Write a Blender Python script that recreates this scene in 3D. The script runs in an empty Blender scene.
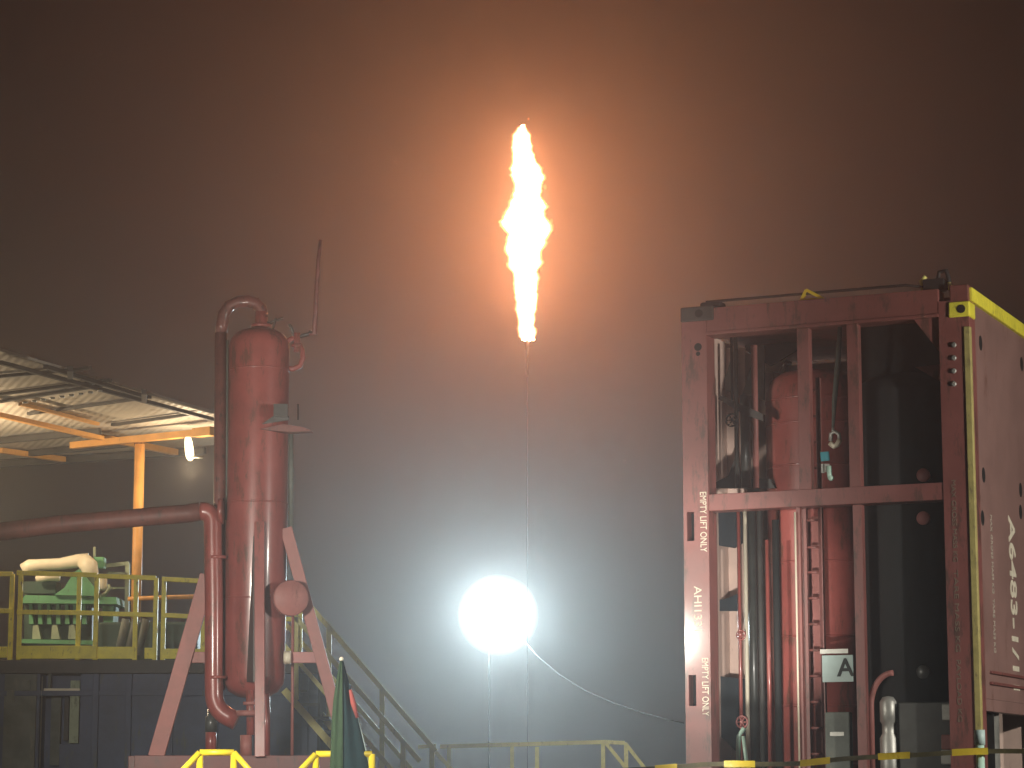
import bpy, bmesh, math, random
from mathutils import Vector, Matrix
R = math.radians
random.seed(7)
sc = bpy.context.scene
C = sc.collection

# ------------------------------------------------------------------ camera, sky, exposure
F_PX, HOR, CAMZ = 2520.0, 790.0, 1.7
PITCH = math.atan((HOR - 384) / F_PX)
cam_d = bpy.data.cameras.new('camera')
cam = bpy.data.objects.new('camera', cam_d)
C.objects.link(cam)
cam.location = (0, 0, CAMZ)
cam.rotation_euler = (R(90) + PITCH, 0, 0)
cam_d.sensor_width = 36
cam_d.lens = 36 * F_PX / 1024
cam_d.clip_start = 0.1
cam_d.clip_end = 2000
sc.camera = cam

w = bpy.data.worlds.new('World')
sc.world = w
w.use_nodes = True
nt = w.node_tree
nt.nodes.clear()
out = nt.nodes.new('ShaderNodeOutputWorld')
addn = nt.nodes.new('ShaderNodeAddShader')
b1 = nt.nodes.new('ShaderNodeBackground')
b2 = nt.nodes.new('ShaderNodeBackground')
sky = nt.nodes.new('ShaderNodeTexSky')
sky.sky_type = 'NISHITA'
sky.sun_disc = False
sky.sun_elevation = R(-2)
sky.sun_rotation = R(200)
nt.links.new(sky.outputs[0], b1.inputs[0])
b1.inputs[1].default_value = 0.002
b2.inputs[0].default_value = (1.0, 0.68, 0.52, 1)      # cloud deck lit by sodium lamps
b2.inputs[1].default_value = 0.008
nt.links.new(b1.outputs[0], addn.inputs[0])
nt.links.new(b2.outputs[0], addn.inputs[1])
nt.links.new(addn.outputs[0], out.inputs[0])

sc.view_settings.view_transform = 'Standard'
sc.view_settings.look = 'None'
sc.view_settings.exposure = 0
sc.view_settings.gamma = 1
sc.render.engine = 'CYCLES'
sc.cycles.use_denoising = True
sc.cycles.max_bounces = 6
sc.cycles.volume_bounces = 0
sc.cycles.sample_clamp_indirect = 4

# light power (W) and haze, tuned together
HAZE_DENSITY = 0.0045
P_FLAME = 900         # per flame light, five of them
P_LAMP = 2950
P_FLOOD_L = 1550
P_FLOOD_R = 1750
P_BAY_FILL = 2700
P_SHED = 60

def P(px, py, Y):
    """World point at depth Y that the viewer sees in direction (px, py)."""
    u = 384 - py
    t = Y / (F_PX * math.cos(PITCH) - u * math.sin(PITCH))
    return Vector(((px - 512) * t, Y, CAMZ + t * (F_PX * math.sin(PITCH) + u * math.cos(PITCH))))

def pxm(Y):
    return Y / 2552.0        # metres per pixel at depth Y

# ------------------------------------------------------------------ materials
M = {}
def mat(name, col, rough=0.5, metal=0.0, var=0.25, scale=3.0, bump=0.0, coat=0.0, stain=None, stain_amt=0.3):
    m = bpy.data.materials.new(name)
    m.use_nodes = True
    n = m.node_tree
    bs = n.nodes['Principled BSDF']
    bs.inputs['Roughness'].default_value = rough
    bs.inputs['Metallic'].default_value = metal
    bs.inputs['Coat Weight'].default_value = coat
    bs.inputs['Coat Roughness'].default_value = 0.12
    tc = n.nodes.new('ShaderNodeTexCoord')
    nz = n.nodes.new('ShaderNodeTexNoise')
    nz.inputs['Scale'].default_value = scale
    nz.inputs['Detail'].default_value = 6
    nz.inputs['Roughness'].default_value = 0.65
    n.links.new(tc.outputs['Object'], nz.inputs['Vector'])
    rp = n.nodes.new('ShaderNodeValToRGB')
    rp.color_ramp.elements[0].position = 0.3
    rp.color_ramp.elements[1].position = 0.7
    c = Vector(col)
    lo, hi = c * (1 - var), c * (1 + var)
    rp.color_ramp.elements[0].color = (*lo, 1)
    rp.color_ramp.elements[1].color = (*hi, 1)
    n.links.new(nz.outputs['Fac'], rp.inputs['Fac'])
    last = rp.outputs['Color']
    if stain:
        n2 = n.nodes.new('ShaderNodeTexNoise')
        n2.inputs['Scale'].default_value = scale * 2.3
        n2.inputs['Detail'].default_value = 9
        n2.inputs['Roughness'].default_value = 0.75
        mp = n.nodes.new('ShaderNodeMapping')
        mp.inputs['Scale'].default_value = (1.6, 1.6, 0.45)     # runs down the surface
        mp.inputs['Location'].default_value = (3.1, 7.7, 1.3)
        n.links.new(tc.outputs['Object'], mp.inputs['Vector'])
        n.links.new(mp.outputs[0], n2.inputs['Vector'])
        r2 = n.nodes.new('ShaderNodeValToRGB')
        r2.color_ramp.elements[0].position = 0.66 - 0.25 * stain_amt
        r2.color_ramp.elements[1].position = 0.76 - 0.25 * stain_amt
        mx = n.nodes.new('ShaderNodeMix')
        mx.data_type = 'RGBA'
        n.links.new(n2.outputs['Fac'], r2.inputs['Fac'])
        n.links.new(r2.outputs['Color'], mx.inputs['Factor'])
        n.links.new(last, mx.inputs[6])
        mx.inputs[7].default_value = (*stain, 1)
        last = mx.outputs[2]
    n.links.new(last, bs.inputs['Base Color'])
    mr = n.nodes.new('ShaderNodeMapRange')
    mr.inputs['To Min'].default_value = max(0.05, rough - 0.12)
    mr.inputs['To Max'].default_value = min(1, rough + 0.12)
    n.links.new(nz.outputs['Fac'], mr.inputs['Value'])
    n.links.new(mr.outputs[0], bs.inputs['Roughness'])
    if bump:
        bp = n.nodes.new('ShaderNodeBump')
        bp.inputs['Strength'].default_value = bump
        bp.inputs['Distance'].default_value = 0.02
        n.links.new(nz.outputs['Fac'], bp.inputs['Height'])
        n.links.new(bp.outputs[0], bs.inputs['Normal'])
    M[name] = m
    return m

def emit(name, col, strength):
    m = bpy.data.materials.new(name)
    m.use_nodes = True
    n = m.node_tree
    n.nodes.clear()
    o = n.nodes.new('ShaderNodeOutputMaterial')
    e = n.nodes.new('ShaderNodeEmission')
    e.inputs[0].default_value = (*col, 1)
    e.inputs[1].default_value = strength
    n.links.new(e.outputs[0], o.inputs['Surface'])
    M[name] = m
    return m

mat('red_gloss', (0.27, 0.066, 0.056), 0.36, var=0.22, scale=2.5, bump=0.08, coat=0.32, stain=(0.13, 0.05, 0.035), stain_amt=0.55)
mat('red_dark', (0.17, 0.06, 0.05), 0.5, var=0.35, scale=6, bump=0.08, coat=0.2, stain=(0.04, 0.03, 0.025), stain_amt=0.5)
mat('shaded_red', (0.13, 0.045, 0.038), 0.6, var=0.3, scale=4, bump=0.08, stain=(0.06, 0.035, 0.03), stain_amt=0.5)  # shaded copy of the vessel red, for the dimly lit feed pipe
mat('red_matt', (0.31, 0.115, 0.10), 0.55, var=0.22, scale=3.5, bump=0.08, stain=(0.18, 0.07, 0.05), stain_amt=0.35)
mat('box_red', (0.22, 0.075, 0.066), 0.45, var=0.20, scale=2.2, bump=0.05, coat=0.25, stain=(0.10, 0.05, 0.04), stain_amt=0.55)
mat('box_panel', (0.235, 0.135, 0.118), 0.5, var=0.18, scale=1.4, bump=0.05, stain=(0.15, 0.07, 0.055), stain_amt=0.35)
mat('box_inner', (0.62, 0.46, 0.39), 0.5, var=0.15, scale=2.0, bump=0.03, stain=(0.2, 0.09, 0.06), stain_amt=0.2)
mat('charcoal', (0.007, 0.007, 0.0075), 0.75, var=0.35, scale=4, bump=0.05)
mat('navy', (0.010, 0.017, 0.024), 0.6, var=0.3, scale=3, bump=0.05)
mat('dark_pipe', (0.05, 0.052, 0.048), 0.4, var=0.3, scale=5, bump=0.05, coat=0.2)
mat('yellow', (0.78, 0.70, 0.06), 0.5, var=0.18, scale=6, bump=0.04, stain=(0.20, 0.15, 0.05), stain_amt=0.35)
mat('yellow_bright', (0.75, 0.58, 0.03), 0.4, var=0.12, scale=6, bump=0.03)
mat('yellow_pale', (0.80, 0.74, 0.22), 0.5, var=0.15, scale=6, bump=0.03, stain=(0.25, 0.21, 0.09), stain_amt=0.3)
mat('orange', (0.66, 0.33, 0.085), 0.5, var=0.15, scale=5, bump=0.03, stain=(0.3, 0.13, 0.05), stain_amt=0.25)
mat('tank_blue', (0.062, 0.084, 0.150), 0.6, var=0.35, scale=1.6, bump=0.08, stain=(0.09, 0.10, 0.09), stain_amt=0.35)
mat('tank_grey', (0.11, 0.125, 0.11), 0.65, var=0.4, scale=2.6, bump=0.08, stain=(0.17, 0.17, 0.13), stain_amt=0.45)
mat('pale_green', (0.30, 0.36, 0.25), 0.6, var=0.25, scale=3, bump=0.04, stain=(0.14, 0.16, 0.11), stain_amt=0.4)
mat('green', (0.10, 0.30, 0.15), 0.7, var=0.2, scale=4, bump=0.05, stain=(0.08, 0.15, 0.09), stain_amt=0.35)
mat('dark_green', (0.02, 0.055, 0.04), 0.6, var=0.3, scale=4)
mat('cream', (0.70, 0.64, 0.50), 0.45, var=0.10, scale=4, bump=0.03)
mat('white', (0.75, 0.76, 0.72), 0.5, var=0.08, scale=6)
mat('galv', (0.38, 0.38, 0.35), 0.45, metal=0.5, var=0.3, scale=6)
mat('roof_sheet', (0.55, 0.50, 0.43), 0.55, var=0.14, scale=1.2, bump=0.03, stain=(0.36, 0.28, 0.20), stain_amt=0.35)
mat('dark_steel', (0.045, 0.042, 0.04), 0.6, var=0.3, scale=5, bump=0.05)
mat('rust', (0.05, 0.035, 0.03), 0.8, var=0.35, scale=4, bump=0.1)
mat('soot', (0.014, 0.011, 0.010), 1.0, var=0.3)
M['soot'].node_tree.nodes['Principled BSDF'].inputs['Specular IOR Level'].default_value = 0
mat('shade_black', (0.018, 0.022, 0.024), 1.0, var=0.3)
M['shade_black'].node_tree.nodes['Principled BSDF'].inputs['Specular IOR Level'].default_value = 0
mat('skid_red', (0.14, 0.042, 0.036), 0.5, var=0.3, scale=3, bump=0.06, stain=(0.06, 0.035, 0.03), stain_amt=0.4)
mat('paint_faint', (0.46, 0.40, 0.33), 0.6, var=0.3, scale=18)
mat('flag_green', (0.07, 0.13, 0.065), 0.85, var=0.2, scale=9, bump=0.05)
mat('flag_teal', (0.018, 0.055, 0.064), 0.85, var=0.2, scale=9, bump=0.05)
mat('flag_red', (0.33, 0.07, 0.06), 0.85, var=0.2, scale=9)
mat('teal_tag', (0.03, 0.20, 0.24), 0.5, var=0.15, scale=12)
mat('mint', (0.45, 0.66, 0.55), 0.45, var=0.1, scale=12)
mat('sign_face', (0.42, 0.55, 0.53), 0.5, var=0.08, scale=8)
mat('ink', (0.02, 0.025, 0.025), 0.7, var=0.1)
mat('paint_cream', (0.72, 0.66, 0.52), 0.55, var=0.15, scale=14)
mat('faded_paint', (0.20, 0.16, 0.12), 0.7, var=0.4, scale=20)
mat('tape_dark', (0.085, 0.07, 0.02), 0.6, var=0.5, scale=14)
mat('strip_paint', (0.42, 0.36, 0.13), 0.55, var=0.2, scale=8, bump=0.04, stain=(0.2, 0.16, 0.08), stain_amt=0.45)
mat('cap_pink', (0.36, 0.13, 0.12), 0.5, var=0.15, scale=10)
mat('gravel', (0.10, 0.09, 0.08), 0.95, var=0.4, scale=3.0, bump=0.4)
mat('black_rubber', (0.015, 0.015, 0.016), 0.7, var=0.2)
mat('steel_light', (0.55, 0.56, 0.52), 0.35, metal=0.4, var=0.2, scale=8)
emit('shed_lamp_glow', (1.0, 0.78, 0.45), 4.0)
emit('flood_glass', (1.0, 0.95, 0.85), 8.0)

# ------------------------------------------------------------------ mesh helpers
class MB:
    def __init__(s):
        s.bm = bmesh.new()
    def box(s, c, size, rot=None):
        r = bmesh.ops.create_cube(s.bm, size=1.0)
        mt = Matrix.Translation(Vector(c)) @ (rot.to_4x4() if rot else Matrix.Identity(4)) @ Matrix.Diagonal((*size, 1))
        bmesh.ops.transform(s.bm, matrix=mt, verts=r['verts'])
        return s
    def span(s, x0, x1, y0, y1, z0, z1):
        return s.box(((x0+x1)/2, (y0+y1)/2, (z0+z1)/2), (abs(x1-x0), abs(y1-y0), abs(z1-z0)))
    def beam(s, p, q, w, h, up=(0, 0, 1)):
        p, q = Vector(p), Vector(q)
        d = (q - p); L = d.length; d.normalize()
        side = d.cross(Vector(up))
        if side.length < 1e-4: side = d.cross(Vector((1, 0, 0)))
        side.normalize(); u = side.cross(d)
        rot = Matrix((side, d, u)).transposed()
        return s.box((p + q) / 2, (w, L, h), rot)
    def tube(s, pts, r, seg=14, caps=True):
        pts = [Vector(p) for p in pts]
        rs = r if isinstance(r, (list, tuple)) else [r] * len(pts)
        rings = []
        prev = None
        for i, p in enumerate(pts):
            a = pts[max(i-1, 0)]; b = pts[min(i+1, len(pts)-1)]
            d = (b - a).normalized()
            if prev is None:
                n = d.orthogonal().normalized()
            else:
                n = (prev - d * prev.dot(d))
                n = n.normalized() if n.length > 1e-5 else d.orthogonal().normalized()
            prev = n
            bn = d.cross(n)
            rings.append([s.bm.verts.new(p + (n*math.cos(2*math.pi*k/seg) + bn*math.sin(2*math.pi*k/seg)) * rs[i]) for k in range(seg)])
        for i in range(len(rings)-1):
            for k in range(seg):
                f = s.bm.faces.new((rings[i][k], rings[i][(k+1) % seg], rings[i+1][(k+1) % seg], rings[i+1][k]))
                f.smooth = True
        if caps:
            s.bm.faces.new(rings[0][::-1]); s.bm.faces.new(rings[-1])
        return s
    def lathe(s, base, prof, seg=48, axis=(0, 0, 1)):
        """prof: list of (radius, height along axis)"""
        ax = Vector(axis).normalized()
        n = ax.orthogonal().normalized(); bn = ax.cross(n)
        base = Vector(base)
        rings = []
        for r, h in prof:
            if r < 1e-5:
                rings.append([s.bm.verts.new(base + ax*h)])
            else:
                rings.append([s.bm.verts.new(base + ax*h + (n*math.cos(2*math.pi*k/seg) + bn*math.sin(2*math.pi*k/seg))*r) for k in range(seg)])
        for i in range(len(rings)-1):
            A, B = rings[i], rings[i+1]
            for k in range(seg):
                k2 = (k+1) % seg
                if len(A) == 1 and len(B) == 1: continue
                if len(A) == 1: f = s.bm.faces.new((A[0], B[k2], B[k]))
                elif len(B) == 1: f = s.bm.faces.new((A[k], A[k2], B[0]))
                else: f = s.bm.faces.new((A[k], A[k2], B[k2], B[k]))
                f.smooth = True
        if len(rings[0]) > 1: s.bm.faces.new(rings[0][::-1])
        if len(rings[-1]) > 1: s.bm.faces.new(rings[-1])
        return s
    def prism(s, pts, ext):
        """closed polygon pts (3D) extruded by the vector ext"""
        ext = Vector(ext)
        a = [s.bm.verts.new(Vector(p)) for p in pts]
        b = [s.bm.verts.new(Vector(p) + ext) for p in pts]
        s.bm.faces.new(a[::-1]); s.bm.faces.new(b)
        for i in range(len(a)):
            j = (i+1) % len(a)
            s.bm.faces.new((a[i], a[j], b[j], b[i]))
        return s
    def sphere(s, c, r, seg=24, scale=(1, 1, 1)):
        res = bmesh.ops.create_uvsphere(s.bm, u_segments=seg, v_segments=seg//2, radius=r)
        bmesh.ops.transform(s.bm, matrix=Matrix.Translation(Vector(c)) @ Matrix.Diagonal((*scale, 1)), verts=res['verts'])
        for v in res['verts']:
            for f in v.link_faces: f.smooth = True
        return s
    def build(s, name, m, parent=None, local=False, bevel=0.0, kind=None, split=False):
        if split:
            todo = set(s.bm.verts); res = []
            while todo:
                st_ = [todo.pop()]; comp = set(st_)
                while st_:
                    v = st_.pop()
                    for e in v.link_edges:
                        o_ = e.other_vert(v)
                        if o_ not in comp: comp.add(o_); st_.append(o_)
                todo -= comp
                nb = MB(); mp = {v: nb.bm.verts.new(v.co) for v in comp}
                for f in {f for v in comp for f in v.link_faces}:
                    nb.bm.faces.new([mp[v] for v in f.verts]).smooth = f.smooth
                res.append(nb.build(name, m, parent, local, bevel, kind))
            s.bm.free()
            return res
        bmesh.ops.recalc_face_normals(s.bm, faces=s.bm.faces[:])
        me = bpy.data.meshes.new(name)
        if parent is not None and not local:
            top = parent
            while top.parent: top = top.parent
            s.bm.transform(top.matrix_basis.inverted())
        s.bm.to_mesh(me); s.bm.free()
        me.materials.append(M[m] if isinstance(m, str) else m)
        o = bpy.data.objects.new(name, me)
        C.objects.link(o)
        if parent is not None: o.parent = parent
        if bevel:
            bv = o.modifiers.new('bevel', 'BEVEL')
            bv.width = bevel; bv.segments = 2; bv.limit_method = 'ANGLE'
        if kind: o['kind'] = kind
        return o

def thing(name, label, cat, loc=(0, 0, 0), rz=0.0, group=None):
    o = bpy.data.objects.new(name, None)
    C.objects.link(o)
    o.location = loc; o.rotation_euler = (0, 0, rz)
    o.matrix_basis = Matrix.Translation(Vector(loc)) @ Matrix.Rotation(rz, 4, 'Z')
    o.empty_display_size = 0.2
    o['label'] = label; o['category'] = cat
    if group: o['group'] = group
    return o

def tag(o, label, cat, group=None):
    o['label'] = label; o['category'] = cat
    if group: o['group'] = group
    return o

def copy_tree(o, parent=None):
    c = o.copy(); C.objects.link(c)
    if parent: c.parent = parent
    for ch in list(o.children): copy_tree(ch, c)
    return c

def elbow(a, corner, b, r, n=7):
    """points rounding a corner between a and b with bend radius r"""
    a, c, b = Vector(a), Vector(corner), Vector(b)
    p0 = c + (a - c).normalized() * r
    p1 = c + (b - c).normalized() * r
    return [p0.lerp(c, t).lerp(c.lerp(p1, t), t) for t in [i/n for i in range(n+1)]]

def lettering(text, size, xdir, ydir, origin, parent, m, depth=0.002, width=None, bold=0.0):
    cu = bpy.data.curves.new('lettering', 'FONT')
    cu.body = text; cu.size = size; cu.extrude = depth; cu.offset = bold
    cu.align_x = 'LEFT'; cu.align_y = 'CENTER'
    t = bpy.data.objects.new('lettering', cu)
    C.objects.link(t)
    bpy.context.view_layer.update()
    me = bpy.data.meshes.new_from_object(t.evaluated_get(bpy.context.evaluated_depsgraph_get()))
    bpy.data.objects.remove(t); bpy.data.curves.remove(cu)
    xs = [v.co.x for v in me.vertices]
    x0, x1 = min(xs), max(xs)
    k = (width / (x1 - x0)) if width else 1.0
    X, Y = Vector(xdir), Vector(ydir)
    Z = X.cross(Y)
    O = Vector(origin)
    for v in me.vertices:
        v.co = O + X * ((v.co.x - x0) * k) + Y * v.co.y + Z * v.co.z
    me.materials.clear(); me.materials.append(M[m])
    o = bpy.data.objects.new('lettering', me)
    C.objects.link(o); o.parent = parent
    return o

def lamp_light(name, kind, power, col, parent, loc, radius=0.05, target=None, cone=None, blend=0.4):
    ld = bpy.data.lights.new(name, kind)
    ld.energy = power; ld.color = col; ld.shadow_soft_size = radius
    if cone: ld.spot_size = R(cone); ld.spot_blend = blend
    o = bpy.data.objects.new(name, ld)
    C.objects.link(o)
    top = parent
    while top.parent: top = top.parent
    o.parent = parent
    mw = Matrix.Translation(Vector(loc))
    if target is not None:
        q = (Vector(target) - Vector(loc)).to_track_quat('-Z', 'Y')
        mw = mw @ q.to_matrix().to_4x4()
    o.matrix_basis = top.matrix_basis.inverted() @ mw
    return o

# ------------------------------------------------------------------ ground and haze
g = MB()
g.bm.faces.new([g.bm.verts.new(v) for v in ((-400, -60, 0), (400, -60, 0), (400, 900, 0), (-400, 900, 0))])
g.build('ground', 'gravel', kind='structure')

hz = MB(); hz.span(-110, 110, -12, 200, -1.0, 24)
hm = bpy.data.materials.new('haze'); hm.use_nodes = True
n = hm.node_tree; n.nodes.clear()
ho = n.nodes.new('ShaderNodeOutputMaterial'); pv = n.nodes.new('ShaderNodeVolumePrincipled')
pv.inputs['Color'].default_value = (0.88, 0.88, 0.88, 1)
pv.inputs['Density'].default_value = HAZE_DENSITY
pv.inputs['Anisotropy'].default_value = 0.84
n.links.new(pv.outputs[0], ho.inputs['Volume'])
hm.cycles.homogeneous_volume = True
hm.cycles.volume_sampling = 'EQUIANGULAR'
hzo = hz.build('haze', hm, kind='stuff')

# ------------------------------------------------------------------ flare stack and flame
YF = 60.0
tipw = P(527, 340, YF)
st = thing('flare_stack', 'slender dark flare stack rising under the tall orange flame', 'flare stack', (tipw.x, YF, 0))
MB().tube([(tipw.x, YF, 0.4), (tipw.x, YF, tipw.z - 0.9)], 0.009, 16).build('stack_pipe', 'soot', st)
MB().lathe((tipw.x, YF, tipw.z - 0.9), [(0.012, 0), (0.035, 0.05), (0.035, 0.8), (0.05, 0.82), (0.05, 0.9), (0.03, 0.9)], 20).build('burner_tip', 'soot', st)
MB().span(tipw.x-0.5, tipw.x+0.5, YF-0.5, YF+0.5, 0, 0.4).build('base_block', 'rust', st, bevel=0.02)

sil = [(126,521,524.5),(128,517.5,527),(135,514,531),(145,512.5,532),(152,511,533),(158,513,535),(164,512,539),(170,509,542),(178,511,545),(185,515.5,543),(195,513,542),
       (205,508,544),(215,504,546),(222,503,549),(228,505,553),(235,507,551),(240,506,545),(248,505,541),(258,508,541),(266,509.5,539),
       (275,513,537),(285,515,537.5),(295,514.5,538),(305,516.5,537),(315,517,535.5),(325,518.5,534.5),(333,519,536.5),(337,519,536),(339.5,521.5,534)]
fl = thing('flame', 'tall ragged orange white gas flame burning high in the night sky', 'flame', tipw)
from mathutils import noise as mn
def flame_mesh(k, seed, mname, name):
    m = MB()
    seg = 56
    rows = []
    for i in range(len(sil)-1):
        (y0, l0, r0), (y1, l1, r1) = sil[i], sil[i+1]
        nn = max(2, int((y1-y0)/1.3))
        for t in range(nn):
            rows.append((y0+(y1-y0)*t/nn, l0+(l1-l0)*t/nn, r0+(r1-r0)*t/nn))
    rows.append(sil[-1])
    rings = []
    for i, (y, l, r) in enumerate(rows):
        c = P((l+r)/2, y, YF); rad = (r-l)/2*pxm(YF)*k
        ring = []
        for s_ in range(seg):
            a = 2*math.pi*s_/seg
            q = Vector((math.cos(a)*1.3, math.sin(a)*1.3, y*0.085 + seed))
            big = abs(mn.noise(q*1.0)) * 2 - 0.45
            fine = mn.noise(q*2.6) * 0.9 + mn.noise(q*5.5) * 0.5
            lump = 1.03 + 0.26*big + 0.22*fine
            ring.append(m.bm.verts.new(c + Vector((math.cos(a)*rad*lump, math.sin(a)*rad*lump, 0.05*fine))))
        rings.append(ring)
    for i in range(len(rings)-1):
        for k2 in range(seg):
            f = m.bm.faces.new((rings[i][k2], rings[i][(k2+1) % seg], rings[i+1][(k2+1) % seg], rings[i+1][k2]))
            f.smooth = True
    m.bm.faces.new(rings[0]); m.bm.faces.new(rings[-1])
    return m.build(name, mname, fl)
def vol_emit(name, col, strength):
    m = bpy.data.materials.new(name); m.use_nodes = True
    n = m.node_tree; n.nodes.clear()
    o = n.nodes.new('ShaderNodeOutputMaterial'); e = n.nodes.new('ShaderNodeEmission')
    e.inputs[0].default_value = (*col, 1); e.inputs[1].default_value = strength
    n.links.new(e.outputs[0], o.inputs['Volume'])
    m.cycles.homogeneous_volume = True
    M[name] = m
vol_emit('fire_core', (1.0, 0.70, 0.46), 16.0)
vol_emit('fire_mantle', (1.0, 0.42, 0.13), 9.0)
flame_mesh(1.05, 3, 'fire_mantle', 'flame_mantle')
flame_mesh(0.92, 3, 'fire_core', 'flame_core')
for px, py, rr, hh in ((528.5, 119, 1.2, 1.5), (551.5, 221, 2.0, 3.0), (506.5, 247, 2.2, 4), (545, 187, 2.0, 3.5), (511.5, 197, 1.8, 3), (541, 268, 1.6, 4), (535.5, 332, 1.8, 2.5)):
    b_ = MB(); b_.sphere((0, 0, 0), 1.0, 14)
    for v in b_.bm.verts:
        d_ = 1 + 0.35*mn.noise(v.co*1.7 + Vector((px, py, 0)))
        v.co = Vector((v.co.x*rr*pxm(YF)*d_, v.co.y*rr*pxm(YF)*d_, v.co.z*hh*pxm(YF)*d_)) + P(px, py, YF)
    b_.build('flame_tongue', 'fire_mantle', fl)
for y in (155, 195, 225, 255, 290):
    lamp_light('flame_light', 'POINT', P_FLAME, (1.0, 0.31, 0.115), fl, P(525, y, YF), 0.25)

# ------------------------------------------------------------------ round floodlight on a pole
YL = 45.0
lc = P(498, 615, YL); pb = P(489, 700, YL)
lt = thing('floodlight', 'round glaring white floodlight shining on a thin pole below the flame', 'floodlight', (pb.x, YL, 0))
vol_emit('lamp_halo', (0.50, 0.88, 1.0), 0.8)  # lamp bloom made as a glowing shell in the air around it
vol_emit('lamp_core', (0.9, 0.97, 1.0), 6.0)
MB().sphere(lc, 33*pxm(YL), 40).build('lamp_core', 'lamp_core', lt)
MB().sphere(lc, 41*pxm(YL), 48).build('lamp_halo', 'lamp_halo', lt)
MB().tube([(pb.x, YL+0.3, 0.25), (pb.x, YL+0.3, lc.z-0.2), (pb.x+0.1, YL+0.25, lc.z)], 0.018, 12).build('pole', 'black_rubber', lt)
MB().span(pb.x-0.4, pb.x+0.4, YL-0.1, YL+0.7, 0, 0.25).build('base_block', 'rust', lt, bevel=0.02)
lamp_light('lamp_light', 'POINT', P_LAMP, (0.74, 0.94, 1.0), lt, lc, 0.25)

# ------------------------------------------------------------------ work floodlights beside the view, and a fill spot added below it
def mast(loc, target, power, col, label, cone):
    t = thing('floodlight_mast', label, 'floodlight', (loc[0], loc[1], 0))
    x, y, z = loc
    MB().tube([(x, y, 0), (x, y, z-0.12)], 0.04, 12).build('pole', 'galv', t)
    d = (Vector(target) - Vector(loc)).normalized()
    rot = d.to_track_quat('-Z', 'Y').to_matrix()
    MB().box(Vector(loc) - d*0.12, (0.42, 0.32, 0.12), rot).build('lamp_housing', 'dark_steel', t, bevel=0.01)
    MB().box(Vector(loc) - d*0.045, (0.36, 0.26, 0.02), rot).build('glass', 'flood_glass', t)
    M['flood_glass'].cycles.emission_sampling = 'NONE'
    lamp_light('lamp_light', 'SPOT', power, col, t, Vector(loc) + d*0.02, 0.12, target, cone, 0.6)
    return t
mast((-3.75, 16.7, 3.4), (-0.5, 24.0, 2.6), P_FLOOD_L, (1.0, 0.93, 0.80), 'work floodlight on a mast left of the red vessel', 82)
mast((8.2, 15.5, 4.2), (-0.4, 26.0, 3.0), P_FLOOD_R, (1.0, 0.94, 0.84), 'work floodlight on a mast right of the red container', 100)

mast((1.2, 14.6, 1.15), (1.80, 22.4, 3.5), P_BAY_FILL, (1.0, 0.95, 0.86), 'low unseen floodlight added to brighten the left bay of the red container', 19)  # added narrow spot that brightens the left bay

# ------------------------------------------------------------------ container frame
F1 = P(968, 290, 20.6)
YAW = R(24.6)
W, D = 2.55, 2.55
ux = Vector((math.cos(YAW), -math.sin(YAW), 0)); uy = Vector((math.sin(YAW), math.cos(YAW), 0))
O0 = Vector((F1.x, F1.y, 0)) - ux * W
MC = Matrix.Translation(O0) @ Matrix.Rotation(-YAW, 4, 'Z')
MCi = MC.inverted()
camL = MCi @ Vector((0, 0, CAMZ))
def CL(px, py, d=0.0):
    """container-local (u, z) on the plane d behind its front"""
    q = MCi @ P(px, py, 20.0)
    r = q - camL
    t = (d - camL.y) / r.y
    p = camL + r * t
    return p.x, p.z
def U(px, py=550, d=0.0): return CL(px, py, d)[0]
def Zc(px, py, d=0.0): return CL(px, py, d)[1]
HT = Zc(966, 284)
print('container', O0[:], 'H', HT, 'u(684)', U(684), 'zleft', Zc(684, 306))
ct = thing('equipment_container', 'tall red steel equipment container standing on end with a tank and ladder inside', 'container', O0, -YAW)
Z0 = 0.05
pw = U(709, 550)                       # left post width
PD = 0.20
# left post, with two fork pockets cut in it
lp = MB()
pk = [(Zc(690, 541), Zc(690, 512)), (Zc(690, 706), Zc(690, 675))]
pu0, pu1 = U(687.2), U(694.5)
zs = [Z0, pk[1][0], pk[1][1], pk[0][0], pk[0][1], HT-0.13]
for i in range(0, 6, 2): lp.span(0, pw, 0, PD, zs[i], zs[i+1])
for a, b in pk:
    lp.span(0, pu0, 0, PD, a, b); lp.span(pu1, pw, 0, PD, a, b); lp.span(pu0, pu1, PD*0.7, PD, a, b)
lpo = lp.build('corner_post', 'box_red', ct, local=True)
m_ = MB()
for a, b in pk: m_.span(pu0+0.001, pu1-0.001, PD*0.55, PD*0.69, a+0.001, b-0.001)
m_.build('fork_pocket', 'charcoal', lpo, local=True, split=True)
lettering('EMPTY LIFT ONLY', 0.085, (0, 0, -1), (1, 0, 0), (U(703.5), -0.002, Zc(703, 492)), lpo, 'paint_cream', width=Zc(703, 492)-Zc(703, 552))
lettering('AHI1331', 0.10, (0, 0, -1), (1, 0, 0), (U(697), -0.002, Zc(697, 586)), lpo, 'paint_cream', width=Zc(697, 586)-Zc(697, 631))
lettering('EMPTY LIFT ONLY', 0.085, (0, 0, -1), (1, 0, 0), (U(703.5), -0.002, Zc(703, 658)), lpo, 'paint_cream', width=Zc(703, 658)-Zc(703, 716))
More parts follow.
